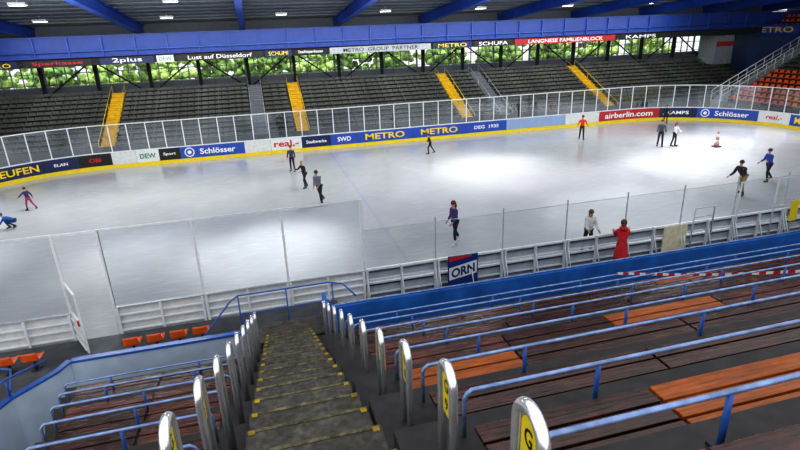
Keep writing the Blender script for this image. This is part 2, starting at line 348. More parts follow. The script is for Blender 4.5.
bm=BM(); box(bm,(0,0,.49),(2.6,1.0,.96)); mk('landing_slab',bm,conc,loc=(0.2,13.12,-.05),label='concrete landing at the foot of the stairs',cat='landing')
bm=BM(); box(bm,(-4,14.1,.11),(11.6,2.9,.34)); mk('floor',bm,concfloor,kind='structure')
def benchmesh(w,mat,nm):
    o=thing('bench',(0,0,0),label='long %s bench seat on the terrace'%nm,cat='bench',group='wooden benches of the near stand')
    for yy in (-.2,0.0,.2):
        bm=BM(); box(bm,(0,yy,.2),(w-.03,.174,.045)); mk('plank',bm,mat,o,bevel=.006)
    for x in (-w/2+.3,w/2-.3):
        bm=BM(); box(bm,(x,0,.09),(.06,.5,.176)); mk('leg',bm,darksteel,o)
    return o
protos={}
def putbench(x0,x1,k,mi,T_=TZ):
    w=round(x1-x0,2); key=(w,mi); loc=((x0+x1)/2,ROWS[k]-.13,T_[k])
    if key not in protos:
        o=benchmesh(w,[wood,wood2,wood3][mi],['dark weathered wooden','brown weathered wooden','orange varnished wooden'][mi]); protos[key]=o; o.location=loc; return o
    return clone(protos[key],loc)
special={4:[(1.25,2.7,2)],2:[(1.25,2.75,0),(2.75,5.75,2)],5:[(1.25,3.05,1),(3.05,4.75,0),(4.75,6.75,2)],1:[(1.25,2.2,2),(2.2,2.9,0),(2.9,4.9,2)],8:[(1.25,3.65,0),(3.65,6.05,1),(6.05,8.45,0),(8.45,9.65,2)]}
for k in range(1,11):
    x=1.25
    for a,b_,mi in special.get(k,[]): putbench(a,b_,k,mi); x=b_
    while x<min(22.5,1.5*ROWS[k]+5):
        if k<10: putbench(x,x+2.4,k,random.choice([0,0,1,1]))
        x+=2.4
    xe=ledge(ROWS[k])+.2; n=2
    for q in range(n):
        a=xe+(-.9-xe)*q/n; b_=xe+(-.9-xe)*(q+1)/n
        if k<10: putbench(a,b_,k,random.choice([0,1]),TZL)
def rowrail(x0,x1,k,sp=2.0,T_=TZ):
    y=ROWS[k]+.32; z=T_[k]; o=thing('guard_rail',(x0,y,z),label='worn blue painted steel tube rail along a terrace row',cat='rail',group='blue rails of the near stand')
    L_=x1-x0
    bm=BM(); tube(bm,[(0,0,.0),(0,0,.34),(.02,0,.38),(.06,0,.41),(L_-.06,0,.41),(L_-.02,0,.38),(L_,0,.34),(L_,0,.0)],.02,8); mk('rail',bm,railblue,o)
    n=max(1,int(L_/sp)); bmp=BM(); tube(bmp,[(0,0,0),(0,0,.4)],.021,8); pr=mk('post',bmp,blue,o,loc=(L_/n/2,0,0))
    bmp=BM(); box(bmp,(0,0,.01),(.12,.1,.02)); pb=mk('base_plate',bmp,darksteel,pr)
    for i in range(1,n): clone(pr,(L_/n*(i+.5),0,0),parent=o)
for k in range(1,10):
    if k<9: rowrail(1.25,min(25,1.6*ROWS[k]+6),k)
    if k<9: rowrail(ledge(ROWS[k])+.06,-.88,k,1.3,TZL)
def hoop(x,k,n,rz,low=0):
    y=ROWS[k]; z=(TZL if low else TZ)[k]; top=tz(y)-z
    o=thing('hoop_post',(x,y,z),rz=rz,label='shiny steel hoop handhold with narrow yellow row plate',cat='handrail hoop',group='steel hoops beside the stairs')
    w=.125; zc=.78+top; pts=[(-w,0,0),(-w,0,zc)]+[(w*math.cos(t),0,zc+w*math.sin(t)) for t in [pi-pi*i/10 for i in range(1,10)]]+[(w,0,zc),(w,0,0)]
    bm=BM(); tube(bm,pts,.032,12); mk('hoop',bm,steel,o)
    bm=BM(); w2=.075; zb=zc-.27; vs=[(-w2,zb),(w2,zb),(w2,zc)]+[(w2*math.cos(pi*i/8),zc+w2*math.sin(pi*i/8)) for i in range(1,8)]+[(-w2,zc)]
    A=[bm.verts.new((a,-.006,b)) for a,b in vs]; B=[bm.verts.new((a,.006,b)) for a,b in vs]; bm.faces.new(A); bm.faces.new(B[::-1])
    for i in range(len(vs)): bm.faces.new((A[i],A[(i+1)%len(vs)],B[(i+1)%len(vs)],B[i]))
    mk('number_plate',bm,yellow,o)
    textobj('G',.075,.1,lambda a,b:(a,-.009,zc-.03+b),btxt,o,bold=.01)
    textobj('%d'%n,.055,.09,lambda a,b:(a,-.009,zc-.18+b),btxt,o,bold=.01)
for k in range(1,11):
    hoop(1.0,k,11-k,rad(-92)); hoop(-.76+.014*ROWS[k],k,11-k,rad(90),1)
bm=BM(); box(bm,(0,0,.87),(21.6,.2,1.74)); mk('parapet_wall',bm,bluewall,loc=(12.1,12.56,-.05),label='low blue painted parapet wall at the foot of the stand',cat='wall')
bm=BM(); tube(bm,[(0,0,0),(21.4,0,0)],.028,8); mk('guard_rail',bm,railblue,loc=(1.4,12.56,1.72),label='blue steel tube along the top of the parapet',cat='rail')
bm=BM(); box(bm,(0,0,.85),(.1,.85,1.7)); mk('side_wall',bm,bluewall,loc=(1.2,13.1,-.05),label='short blue wall return beside the stair landing',cat='wall')
bm=BM(); box(bm,(0,0,.68),(4.1,.12,1.32)); pw=mk('parapet_wall',bm,bluepale,loc=(-2.9,12.5,.02),label='pale blue parapet wall at the foot of the terrace wedge',cat='wall')
bm=BM(); box(bm,(0,0,.03),(4.1,.16,.06)); mk('coping',bm,blue,pw,loc=(0,0,1.34))
arc=[(-4.98,12.5),(-5.15,12.1),(-5.45,11.75),(-5.8,11.35),(-6.05,10.8),(-6.15,10.2),(-6.15,8.5)]
def arcwall(nm,t,z0,z1,mat,par=None,**k_):
    bm=BM(); R_=[]
    for i,(x,y) in enumerate(arc):
        a=Vector(arc[max(0,i-1)]);c=Vector(arc[min(len(arc)-1,i+1)]);d=(c-a).normalized(); nn=Vector((-d.y,d.x))
        R_.append([bm.verts.new((x+nn.x*k-arc[0][0],y+nn.y*k-arc[0][1],z)) for k,z in ((-t,z0),(t,z0),(t,z1),(-t,z1))])
    for i in range(len(R_)-1):
        for k in range(4): bm.faces.new((R_[i][k],R_[i][(k+1)%4],R_[i+1][(k+1)%4],R_[i+1][k]))
    bm.faces.new(R_[0]); bm.faces.new(R_[-1]); return mk(nm,bm,mat,par,loc=(0,0,0) if par else (arc[0][0],arc[0][1],0),**k_)
cw=arcwall('curved_wall',.05,-.05,1.36,bluepale,label='curved pale blue wall beside the entry passage',cat='wall')
arcwall('coping',.07,1.37,1.42,blue,cw)
def piperail(pts,posts,label,r=.024,m=blue,zf=.28):
    o=thing('handrail',pts[0],label=label,cat='handrail'); p0=Vector(pts[0])
    bm=BM(); tube(bm,[Vector(p)-p0 for p in pts],r,8); mk('rail',bm,m,o)
    for q in posts:
        bm=BM(); a=Vector(q)-p0; tube(bm,[(a.x,a.y,zf-p0.z),a],r*.9,8); mk('post',bm,m,o)
piperail([(-2.2,13.0,.95),(-1.3,13.75,1.7),(-1.1,13.85,1.78),(1.4,13.85,1.78),(1.8,13.8,1.7),(2.1,13.4,1.45)],[(-1.1,13.85,1.78),(.2,13.85,1.78),(1.5,13.85,1.78)],'blue steel handrail around the landing below the stairs')
piperail([(-1.1,13.85,1.2),(1.4,13.85,1.2)],[],'blue lower steel rail around the landing',r=.018)
piperail([(-9.6,13.2,1.2),(-7.2,13.2,1.2),(-6.4,12.9,1.2),(-6.3,12.4,.9)],[(-7.2,13.2,1.2),(-8.6,13.2,1.2)],'blue steel handrail beside the entry passage',zf=.28)
piperail([(-6.15,8.6,1.85),(-6.15,10.2,1.85),(-5.8,11.35,1.85),(-5.25,12.0,1.8)],[(-6.15,10.2,1.85),(-5.8,11.35,1.85)],'blue steel handrail above the curved wall',zf=1.42)
def seatproto(lbl,grp):
    o=thing('stadium_seat',(0,0,0),label=lbl,cat='seat',group=grp)
    bm=BM(); vs=[]
    for iy in range(5):
        for ix in range(5):
            x=-.21+.105*ix; y=-.2+.1*iy; z=.35+.03*(abs(ix-2)/2)**2-(.015 if iy==2 else 0); vs.append(bm.verts.new((x,y,z)))
    for iz in range(1,5):
        for ix in range(5):
            x=-.21+.105*ix; y=-.2-.02*iz; z=.35+.07*iz; vs.append(bm.verts.new((x*(1-.03*iz),y+.03*(abs(ix-2)/2)**2,z)))
    for r in range(4):
        for c in range(4): bm.faces.new((vs[r*5+c],vs[r*5+c+1],vs[r*5+c+6],vs[r*5+c+5]))
    rows=[vs[0:5]]+[vs[25+5*i:30+5*i] for i in range(4)]
    for r in range(4):
        for c in range(4): bm.faces.new((rows[r][c],rows[r][c+1],rows[r+1][c+1],rows[r+1][c]))
    for f in bm.faces: f.smooth=True
    s=mk('shell',bm,orange,o); m=s.modifiers.new('s','SOLIDIFY'); m.thickness=.02
    bm=BM(); box(bm,(0,0,.18),(.06,.06,.32)); box(bm,(0,0,.01),(.2,.2,.02)); mk('leg',bm,darksteel,o)
    return o
sp=seatproto('orange moulded plastic seat beside the rink boards','orange seats beside the rink')
sp.location=(-4.05,14.3,.28)
for x in (-3.45,-2.85,-2.25,-6.5,-7.1,-7.7): clone(sp,(x,14.3,.28))
bm=BM(); A=Vector((7.2,9.0,3.28)); B=Vector((10.6,5.6,4.5)); n=44
for i in range(n):
    p=A.lerp(B,i/n); q=A.lerp(B,(i+1)/n); sag=lambda t:-.12*math.sin(pi*t)
    p.z+=sag(i/n); q.z+=sag((i+1)/n)
    V=[bm.verts.new(v-A) for v in (p,q,q+Vector((0,0,.06)),p+Vector((0,0,.06)))]; bm.faces.new(V).material_index=i%2
mk('barrier_tape',bm,[ltxt,red],loc=A,label='red and white striped barrier tape across the rows',cat='tape')

# ---------- FAR GRANDSTAND
FR=12; fd=.65; fh=.297; FY0=44.4; FZ0=.75
pr=[(FY0,-.05)]
for i in range(FR): pr+=[(FY0+i*fd,FZ0+i*fh),(FY0+(i+1)*fd,FZ0+i*fh)]
zt=FZ0+(FR-1)*fh
pr+=[(53.95,zt),(53.95,-.05)]
bm=BM(); prism(bm,pr,-34,52); mk('grandstand_terrace',bm,farconc,label='dark grey stepped concrete terrace across the rink',cat='terrace')
AIS=[-25.6,-11.2,3.6,18.2,32.8]
def faraisle(x,w,mat,lbl):
    o=thing('aisle_stairs',(x,FY0,FZ0),label=lbl,cat='stairs',group='aisle stairs of the far stand')
    bm=BM()
    for i in range(FR):
        y=i*fd; z=i*fh; box(bm,(0,y+fd/4,z+.015),(w,fd/2-.01,.03)); box(bm,(0,y+fd*.75,z+fh/4),(w,fd/2-.01,fh/2))
        box(bm,(0,y-.01,z-fh/4+.01),(w,.015,fh/2)) if i else None
    mk('steps',bm,mat,o)
    for sx in (-w/2,w/2):
        bm=BM(); tube(bm,[(sx,0,.45),(sx,fd*FR,fh*FR+.45)],.025,6)
        for i in range(0,FR+1,4): tube(bm,[(sx,i*fd,max(0,(i-1)*fh)+.02),(sx,i*fd,i*fh+.45)],.02,6)
        mk('side_rail',bm,yellow if mat is yelstep else galv,o)
for x in AIS: faraisle(x,1.0,yelstep,'bright yellow painted aisle stairs between dark bench rows')
gst=M('mid_grey_steps','#70747a',.7)
for x in (.2,21.8): faraisle(x,1.1,gst,'grey aisle stairs between dark bench rows')
cuts=sorted([-33]+AIS+[.2,21.8,51.5])
fb={}
for a,b_ in zip(cuts[:-1],cuts[1:]):
    w=round(b_-a-1.3,2)
    for i in range(FR):
        loc=((a+b_)/2,FY0+(i+.55)*fd,FZ0+i*fh)
        if w not in fb:
            bm=BM(); box(bm,(0,0,.22),(w,.22,.05)); n=int(w/.55)
            for q in range(n): box(bm,(-w/2+(q+.5)*w/n,.14,.32),(w/n*.84,.03,.16))
            n=int(w/1.5)
            for q in range(n): box(bm,(-w/2+(q+.5)*w/n,.05,.14),(.05,.2,.28))
            fb[w]=mk('bench_row',bm,fargreen,loc=loc,label='long dark grey bench row in the far stand',cat='bench',group='bench rows of the far stand')
        else: clone(fb[w],loc)
bm=BM(); box(bm,(0,0,.5),(80,.12,1.0)); mk('stand_wall',bm,M('dark_grey_wall','#4a5054',.7),loc=(6,44.2,-.05),label='dark grey wall at the foot of the far stand',cat='wall')
bm=BM(); box(bm,(13,54.15,2.35),(95,.3,4.8)); box(bm,(13,54.15,8.45),(95,.3,2.8)); mk('wall_far',bm,M('grey_wall','#6a7078',.7),kind='structure')
wi=0; x=-34; wproto=None
while x<54:
    if wproto is None:
        wproto=thing('window_0',(x,54.1,4.75),kind='structure'); 
        bm=BM()
        for q in range(6): box(bm,(q*.84,0,1.15),(.08 if q%5 else .18,.12,2.28))
        for z in (0.04,1.15,2.25): box(bm,(2.1,0,z),(4.2,.12,.07))
        mk('window_frame',bm,greyframe,wproto)
        bm=BM(); box(bm,(2.1,.02,1.15),(4.18,.01,2.26)); mk('window_glass',bm,GL,wproto)
    else:
        c=clone(wproto,(x,54.1,4.75)); c.name='window_%d'%wi
    wi+=1; x+=4.2
bm=BM(); box(bm,(0,0,1.75),(.28,.28,3.46)); col=mk('steel_post',bm,dark,loc=(-8.6,53.0,zt),label='dark steel post carrying the roof above the stand',cat='post',group='posts along the far stand')
for i in range(-6,14):
    x=-.2+4.225*i
    if i!=-2: clone(col,(x,53.0,zt))
bm=BM(); tube(bm,[(0,0,0),(3.6,0,2.6)],.07,6); tube(bm,[(7.9,0,0),(4.3,0,2.6)],.07,6); br=mk('diagonal_brace',bm,dark,loc=(-8.4,52.7,zt+.02),label='pair of dark diagonal steel braces in front of the windows',cat='brace',group='braces along the far stand')
for i in range(-2,6):
    if i!=-1: clone(br,(.0+8.45*i,52.7,zt+.02))
piperail([(-33,53.4,zt+1.0),(52,53.4,zt+1.0)],[(-33+4.25*i,53.4,zt+1.0) for i in range(21)],'dark steel railing along the top of the far stand',m=darksteel,zf=zt)
# ---------- ROOF
def rz_(y): return 9.15+(49.2-y)*.085
bm=BM(); prism(bm,[(15,rz_(15)+.95),(54.3,rz_(54.3)+.95),(54.3,rz_(54.3)+1.15),(15,rz_(15)+1.15)],-36,66); mk('ceiling',bm,ceil,kind='structure')
pm=M('grey_purlin','#6a727c',.6)
for i in range(14):
    y=26+i*1.9
    bm=BM(); box(bm,(0,0,0),(100,.12,.1)); mk('roof_purlin',bm,pm,loc=(15,y,rz_(y)+.89),label='grey steel purlin under the roof sheeting',cat='purlin',group='roof purlins')
bp_=None
for i in range(-3,8):
    x=-.2+8.45*i
    if bp_ is None:
        bm=BM(); yA,yB=15-49,53.9-49
        def zz(y): return rz_(y+49)-9.15
        for (w,a,b_) in ((.45,0,.08),(.14,.08,.75),(.45,.75,.83)):
            V=[]
            for y in (yA,yB):
                V.append([bm.verts.new((sx*w/2,y,zz(y)+z)) for sx,z in ((-1,a),(1,a),(1,b_),(-1,b_))])
            for k in range(4): bm.faces.new((V[0][k],V[0][(k+1)%4],V[1][(k+1)%4],V[1][k]))
            bm.faces.new(V[0]); bm.faces.new(V[1])
        bp_=mk('roof_beam',bm,bluedark,loc=(x,49,9.15),label='blue painted steel I-beam under the roof',cat='beam',group='blue roof beams')
    else: clone(bp_,(x,49,9.15))
o=thing('roof_girder',(13,49,7.0),label='deep blue longitudinal steel girder along the far roof edge',cat='girder')
bm=BM(); box(bm,(0,0,1.05),(92,.2,1.4)); mk('web',bm,bluenavy,o)
bm=BM(); box(bm,(0,-.1,1.82),(92,.5,.1)); mk('upper_flange',bm,bluenavy,o); bm=BM(); box(bm,(0,-.1,.32),(92,.5,.08)); mk('lower_flange',bm,bluenavy,o)
bm=BM(); tube(bm,[(-46,-.3,.72),(46,-.3,.72)],.05,8); mk('pipe',bm,M('mid_blue_pipe','#3e62ab',.4),o)
bm=BM()
for i in range(39): box(bm,(-45.6+2.4*i,-.12,1.05),(.08,.3,1.4))
mk('stiffener',bm,bluedark,o,kind='stuff')
bm=BM(); box(bm,(0,0,0),(92,.06,.6)); mk('banner_backing',bm,dark,loc=(13,48.95,6.95),label='dark backing strip below the girder',cat='panel')
ban=[(-20.5,-17.2,navy,'METRO',ytxt),(-16.8,-12,black,'Sparkasse',rtxt),(-11.4,-7.4,navy,'2plus',ltxt),(-7.2,-5.9,white,'DEW',gtxt),(-5.7,1.2,black,'Lust auf Düsseldorf',ltxt),(1.4,3.6,navy,'SCHUMI',ytxt),(3.8,6.7,dark,'Stadtsparkasse',ltxt),(6.9,16.2,M('grey_white_banner','#a4aaae',.6),'METRO  GROUP  PARTNER',btxt),(16.4,20.2,navy,'METRO',ytxt),(20.4,24.4,black,'SCHUFA',ltxt),(24.6,35.6,M('dark_red_banner','#a31f28',.5),'LANGNESE FAMILIENBLOCK',ltxt),(36.2,41,black,'KAMPS',ltxt)]
for x0,x1,bg,tx,tm in ban:
    o=thing('banner',((x0+x1)/2,48.89,6.9),label='long narrow advertising banner hung below the roof girder',cat='banner',group='banners below the girder'); w=x1-x0
    bm=BM(); box(bm,(0,0,0),(w,.04,.54)); mk('panel',bm,bg,o)
    textobj(tx,w*(.55 if tx=='2plus' else .74),.42 if tx=='2plus' else .32,lambda a,b:(a,-.03,b),tm,o,bold=.008)
lp=None
for y,xs in ((46,[-14+8.45*i for i in range(8)]),(38,[-12.5,-4.2,4.3,12.7,21,29.5]),(30,[-12.5,-4.2,4.3,12.7,21,29.5])):
    for x in xs:
        loc=(x,y,rz_(y)+.45)
        if lp is None:
            lp=thing('ceiling_lamp',loc,label='white rectangular ceiling floodlight',cat='lamp',group='ceiling lamps')
            bm=BM(); box(bm,(0,0,.08),(.9,.5,.16)); tube(bm,[(0,0,.1),(0,0,.4)],.03,6); mk('housing',bm,galv,lp)
            bm=BM(); box(bm,(0,0,-.01),(.8,.4,.02)); mk('diffuser',bm,M('lamp_glow','#fff6e0',.5,emit=8),lp)
        else: clone(lp,loc)
# ---------- RIGHT END STAND
n=14; X0=43.2
prof=[(X0,-.05)]
for i in range(n): prof+=[(X0+i*.75,.8+i*.36),(X0+(i+1)*.75,.8+i*.36)]
prof+=[(X0+n*.75,-.05)]
bm=BM()
A=[bm.verts.new((p[0],8,p[1])) for p in prof]; B=[bm.verts.new((p[0],42.2,p[1])) for p in prof]
for i in range(len(prof)): bm.faces.new((A[i],A[(i+1)%len(prof)],B[(i+1)%len(prof)],B[i]))
bm.faces.new(A); bm.faces.new(B); mk('grandstand_terrace',bm,farconc,label='grey stepped terrace behind the rink end',cat='terrace')
es=seatproto('orange moulded plastic seat in the end stand','orange seats of the end stand')
es.rotation_euler=(0,0,rad(90)); es.location=(X0+.4,41.5,.8)
first=True
for i in range(7):
    for j in range(17):
        if first: first=False; continue
        clone(es,(X0+.4+i*.75,41.5-j*.62,.8+i*.36))
bproto=None
for i in range(7,13):
    if bproto is None:
        bm=BM(); box(bm,(0,0,.2),(.3,32,.08))
        for q in range(16): box(bm,(0,-15+2*q,.08),(.2,.08,.16))
        bproto=mk('bench_row',bm,fargreen,loc=(X0+.4+i*.75,26,.8+i*.36),label='dark grey bench row in the end stand',cat='bench',group='bench rows of the end stand')
    else: clone(bproto,(X0+.4+i*.75,26,.8+i*.36))
o=thing('aisle_stairs',(X0,42.9,-.05),label='grey stairs with white railings climbing the end stand',cat='stairs')
bm=BM()
for i in range(28): box(bm,(i*.375+.19,0,(i*.18+.95)/2),(.375,1.25,i*.18+.95))
mk('steps',bm,M('light_concrete','#8b8f92',.8),o)
for sy in (-.6,.6):
    bm=BM(); tube(bm,[(0,sy,1.85),(10.5,sy,6.85)],.045,8); tube(bm,[(0,sy,1.4),(10.5,sy,6.4)],.03,6)
    for i in range(12): tube(bm,[(i*.95,sy,i*.455+.85),(i*.95,sy,i*.455+1.85)],.035,6)
    mk('railing',bm,whiteframe,o)
o=thing('commentary_cabin',(50,50.8,3.6),label='small grey cabin with ribbed walls and red sign',cat='cabin')
bm=BM(); box(bm,(0,0,1.5),(2.4,2.2,3.0))
for i in range(7): box(bm,(-1.1+i*.36,-1.13,1.5),(.1,.06,3.0))
mk('body',bm,M('cabin_grey','#8a9096',.6),o); bm=BM(); box(bm,(0,-1.18,2.1),(2.3,.04,.5)); mk('sign_panel',bm,M('dull_red_sign','#9c3238',.6),o)
bm=BM(); box(bm,(0,-.1,3.06),(2.7,2.5,.12)); mk('roof',bm,darksteel,o)
bm=BM(); box(bm,(57.9,33,6.5),(7.8,41.6,.4)); box(bm,(54.1,33,7.0),(.2,41.6,1.0)); box(bm,(57.9,33,3.1),(7.6,41.4,6.4)); mk('upper_balcony',bm,M('blue_grey_fascia','#2a3f70',.6),label='blue-grey upper balcony behind the rink end',cat='balcony')
for y in (47.8,39.5):
    o=thing('banner',(53.96,y,6.98),label='blue banner with yellow lettering on the balcony front',cat='banner')
    bm=BM(); box(bm,(0,0,0),(.05,6.2,.85)); mk('panel',bm,adblue,o)
    textobj('METRO',5,.55,lambda a,b:(-.04,-a,b),ytxt,o)
bm=BM(); box(bm,(62.2,29.5,5),(.3,48,10)); mk('wall_right',bm,M('dull_wall','#5a5f66',.8),kind='structure')
for i in range(3):
    for j in range(22):
        clone(es,(55.2+i*.8,52.5-j*.62,6.9+i*.45),rz=rad(90),label='orange moulded plastic seat on the upper balcony',group='orange seats of the upper balcony')
for i in range(3):
    bm=BM(); h_=.2+i*.45; box(bm,(0,0,h_/2),(.78,40,h_)); mk('balcony_step',bm,farconc,loc=(55.2+i*.8,33,6.7),label='concrete step of the upper balcony',cat='step',group='balcony steps')
bm=BM(); box(bm,(-34.5,40,3),(.3,28,12)); mk('wall_left',bm,M('dull_wall','#5a5f66',.8),kind='structure')

# ---------- TREES outside
leaf=[M('leaf_green_a','#6c8a44',.8,var=.6,scale=3),M('leaf_green_b','#9ab566',.8,var=.5,scale=3)]; bark=M('bark','#4a3b2c',.9)
def tree(x,y,sc,mi):
    o=thing('tree',(x,y,0),rz=random.random()*6,label='leafy green tree standing outside the windows',cat='tree',group='trees outside the hall')
    bm=BM(); tube(bm,[(0,0,0),(.1,0,2),(0,.1,4.5*sc)],[.28,.22,.12],8)
    for a in range(4): tube(bm,[(0,0,2.4),(1.3*math.cos(a*1.6),1.3*math.sin(a*1.6),4.2)],[.1,.05],6)
    mk('trunk',bm,bark,o)
    bm=BM()
    for i in range(150):
        a=random.random()*6.28; r=random.random()*2.6; c=(r*math.cos(a),r*math.sin(a),2.4+random.random()*4.6*sc)
        g=bmesh.ops.create_icosphere(bm,subdivisions=2,radius=.2+random.random()*.3,matrix=Matrix.Translation(c))
        for v in g['verts']: v.co+=Vector((random.uniform(-.06,.06),random.uniform(-.06,.06),random.uniform(-.06,.06)))
    for f in bm.faces: f.smooth=True
    mk('crown',bm,leaf[mi],o); return o
tp=[tree(-30,61,1,0),tree(-24.3,64,1.1,1),tree(-18.5,60.5,.9,0)]
for i in range(20):
    t=random.choice(tp); clone(t,(-14+3.5*i+random.uniform(-.4,.4),(59.5,65.7)[i%2]+random.uniform(0,.8),0),rz=random.random()*6)
bm=BM(); box(bm,(0,0,0),(160,30,.2)); mk('outside_lawn',bm,M('lawn','#a9b593',.9),loc=(10,70,-.1),label='pale green lawn outside the hall',cat='lawn')

o=thing('traffic_cone',(30.6,29.7,0),label='slim faded pink and white marker cone standing on ice',cat='cone')
bm=BM(); box(bm,(0,0,.03),(.45,.45,.06)); mk('base',bm,darksteel,o)
bm=BM(); zs=[.06,.3,.5,.7,.9,1.1]; dw=M('dull_white','#cfcfca',.5)
for i in range(5): tube(bm,[(0,0,zs[i]),(0,0,zs[i+1])],[.19-.13*(zs[i]/1.1),.19-.13*(zs[i+1]/1.1)],14,mi=i%2)
mk('cone_body',bm,[pink,dw],o)

# ---------- PEOPLE
def skinmesh(vs,es,rs,roots,sub=2):
    me=bpy.data.meshes.new('s'); me.from_pydata([tuple(v) for v in vs],es,[]); ob=bpy.data.objects.new('s',me); COL.objects.link(ob)
    md=ob.modifiers.new('k','SKIN'); md.use_smooth_shade=True
    sv=me.skin_vertices[0].data
    for i,r in enumerate(rs): sv[i].radius=(r,r) if not hasattr(r,'__len__') else r
    for i in range(len(vs)): sv[i].use_root=(i in roots)
    s2=ob.modifiers.new('u','SUBSURF'); s2.levels=sub; s2.render_levels=sub
    dg=bpy.context.evaluated_depsgraph_get(); out=bpy.data.meshes.new_from_object(ob.evaluated_get(dg))
    bpy.data.objects.remove(ob); return out
def mo(name,me,mat,parent):
    me.name=name; me.materials.clear(); me.materials.append(mat)
    for p in me.polygons: p.use_smooth=True; p.material_index=0
    o=bpy.data.objects.new(name,me); COL.objects.link(o); o.parent=parent; return o
skinM=M('skin_tone','#c98f72',.55,var=.06)
def person(label,loc,face,H,top,pants,hair,lean=5,side=0,legs=((5,4,8),(-5,4,8)),arms=((10,12,20),(10,12,20)),head=0,female=False,coat=False,hatc=None,skates=True,boot='#22242a',wide=1.0,floorz=0.0,hood=None):
    s=H/1.78
    ln=rad(lean); sd=rad(side)
    up=Vector((math.sin(sd),math.sin(ln)*math.cos(sd),math.cos(ln)*math.cos(sd)))
    pel=Vector((0,0,0))
    hips=[];knees=[];ank=[];toes=[];footdir=[]
    for i,sg in enumerate((-1,1)):
        fl,ab,kn=legs[i]; a=rad(fl);b=rad(ab);c=rad(fl-kn)
        h=pel+Vector((sg*.085,0,-.03)); k=h+Vector((sg*math.sin(b),math.sin(a)*math.cos(b),-math.cos(a)*math.cos(b)))*.43
        n=k+Vector((sg*math.sin(b)*.8,math.sin(c),-math.cos(c))).normalized()*.41
        fd_=Vector((sg*.15,math.cos(rad(max(-70,(fl-kn)*.5))),math.sin(rad(max(-70,(fl-kn)*.5))) if (fl-kn)<-25 else 0)).normalized()
        hips.append(h);knees.append(k);ank.append(n);toes.append(n+fd_*.17+Vector((0,0,-.05)));footdir.append(fd_)
    belly=pel+up*.17; chest=pel+up*.38; nb=pel+up*.5; hp=rad(lean*.4+head); hd=Vector((math.sin(sd)*.5,math.sin(hp),math.cos(hp))).normalized()
    fwd=Vector((0,math.cos(hp),-math.sin(hp)))
    neck=nb+hd*.06; jaw=nb+hd*.125+fwd*.025; mid=nb+hd*.2+fwd*.01; crown=nb+hd*.255
    sw=.155 if female else .175; shs=[];elb=[];wri=[];palm=[];kn_=[]
    for i,sg in enumerate((-1,1)):
        fl,ab,el=arms[i]; a=rad(fl);b=rad(ab);c=rad(fl+el)
        sh=chest+up*.07+Vector((sg*sw,0,0)); e=sh+Vector((sg*math.sin(b),math.sin(a)*math.cos(b),-math.cos(a)*math.cos(b)))*.28
        d=Vector((sg*math.sin(b)*.6,math.sin(c)*math.cos(b),-math.cos(c)*math.cos(b))).normalized(); w=e+d*.25
        shs.append(sh);elb.append(e);wri.append(w);palm.append(w+d*.05);kn_.append((w+d*.085,d))
    minz=min(a.z for a in ank); off=.14-minz
    if not skates: off=.09-minz
    T=lambda v:(Vector(v)+Vector((0,0,off)))*s
    root=thing('person',(loc[0],loc[1],loc[2] if len(loc)>2 else floorz),rz=face,label=label,cat='person')
    vs=[pel,belly,chest,nb,neck,jaw,mid,crown]; rs=[.1,.095,.11,.06,.048,.062,.085,.06]; es=[(i,i+1) for i in range(7)]
    def add(v,r,pa): vs.append(v); rs.append(r); es.append((pa,len(vs)-1)); return len(vs)-1
    roots={0}
    for i in range(2):
        a=add(hips[i],.075,0);b=add((hips[i]+knees[i])/2,.065,a);b=add(knees[i],.05,b);b=add(knees[i].lerp(ank[i],.35),.048,b);b=add(ank[i],.035,b);add(toes[i],.03,b)
        a=add(shs[i],.05,2);b=add(elb[i],.038,a);b=add(wri[i],.026,b);b=add(palm[i],.036,b);b=add(kn_[i][0],.034,b)
        k,d=kn_[i]; sgn=-1 if i==0 else 1
        sidev=Vector((0,1,0))-d*d.y
        if sidev.length<.2: sidev=Vector((1,0,0))-d*d.x
        sidev.normalize(); inn=Vector((-sgn,0,0))
        for f,(o_,l) in enumerate(((-.03,.05),(-.01,.065),(.01,.07),(.03,.062))):
            p0=k+sidev*o_-d*.02; vs.append(p0); rs.append(.0095); r0=len(vs)-1; roots.add(r0)
            q=add(k+sidev*o_+d*l*.55,.009,r0); add(k+sidev*o_*1.1+d*l*.95+inn*l*.35,.0075,q)
        p0=palm[i]+sidev*.02; vs.append(p0); rs.append(.011); r0=len(vs)-1; roots.add(r0)
        q=add(palm[i]+sidev*.05+d*.02,.010,r0); add(palm[i]+sidev*.062+d*.05+inn*.01,.008,q)
    body=mo('body',skinmesh([T(v) for v in vs],es,[r*s for r in rs],roots,2),skinM,root)
    bm=BM(); bm.from_mesh(body.data)
    hr=Matrix.Rotation(-hp,3,'X')
    ball(bm,T(mid+fwd*.098-hd*.015),(.012*s,.016*s,.022*s),rot=hr,seg=8)
    for sg in (-1,1): ball(bm,T(mid+Vector((sg*.083,0,0))),(.01*s,.02*s,.03*s),rot=hr,seg=8)
    bm.to_mesh(body.data); bm.free()
    for sg in (-1,1):
        bm=BM(); ball(bm,T(mid+fwd*.085+hd*.012+Vector((sg*.032,0,0))),.012*s,seg=8); mk('eye',bm,black,root)
    bm=BM(); ball(bm,T(mid+fwd*.085-hd*.055),(.026*s,.01*s,.007*s),rot=hr,seg=8); mk('mouth',bm,M('lips','#9c4a45',.5),root)
    W=wide
    vs=[pel-up*.03,belly,chest,nb+up*.01]; rs=[.128*W,(.11 if female else .122)*W,.132*W,.07]; es=[(0,1),(1,2),(2,3)]
    for i in range(2):
        a=add(shs[i],.068*W,2);b=add((shs[i]+elb[i])/2,.062*W,a);b=add(elb[i],.053*W,b);b=add(elb[i].lerp(wri[i],.85),.038*W,b)
    me=skinmesh([T(v) for v in vs],es,[r*s for r in rs],{0},2)
    cm=M('cloth_'+top,top,.8,var=.2,scale=9,bump=.2)
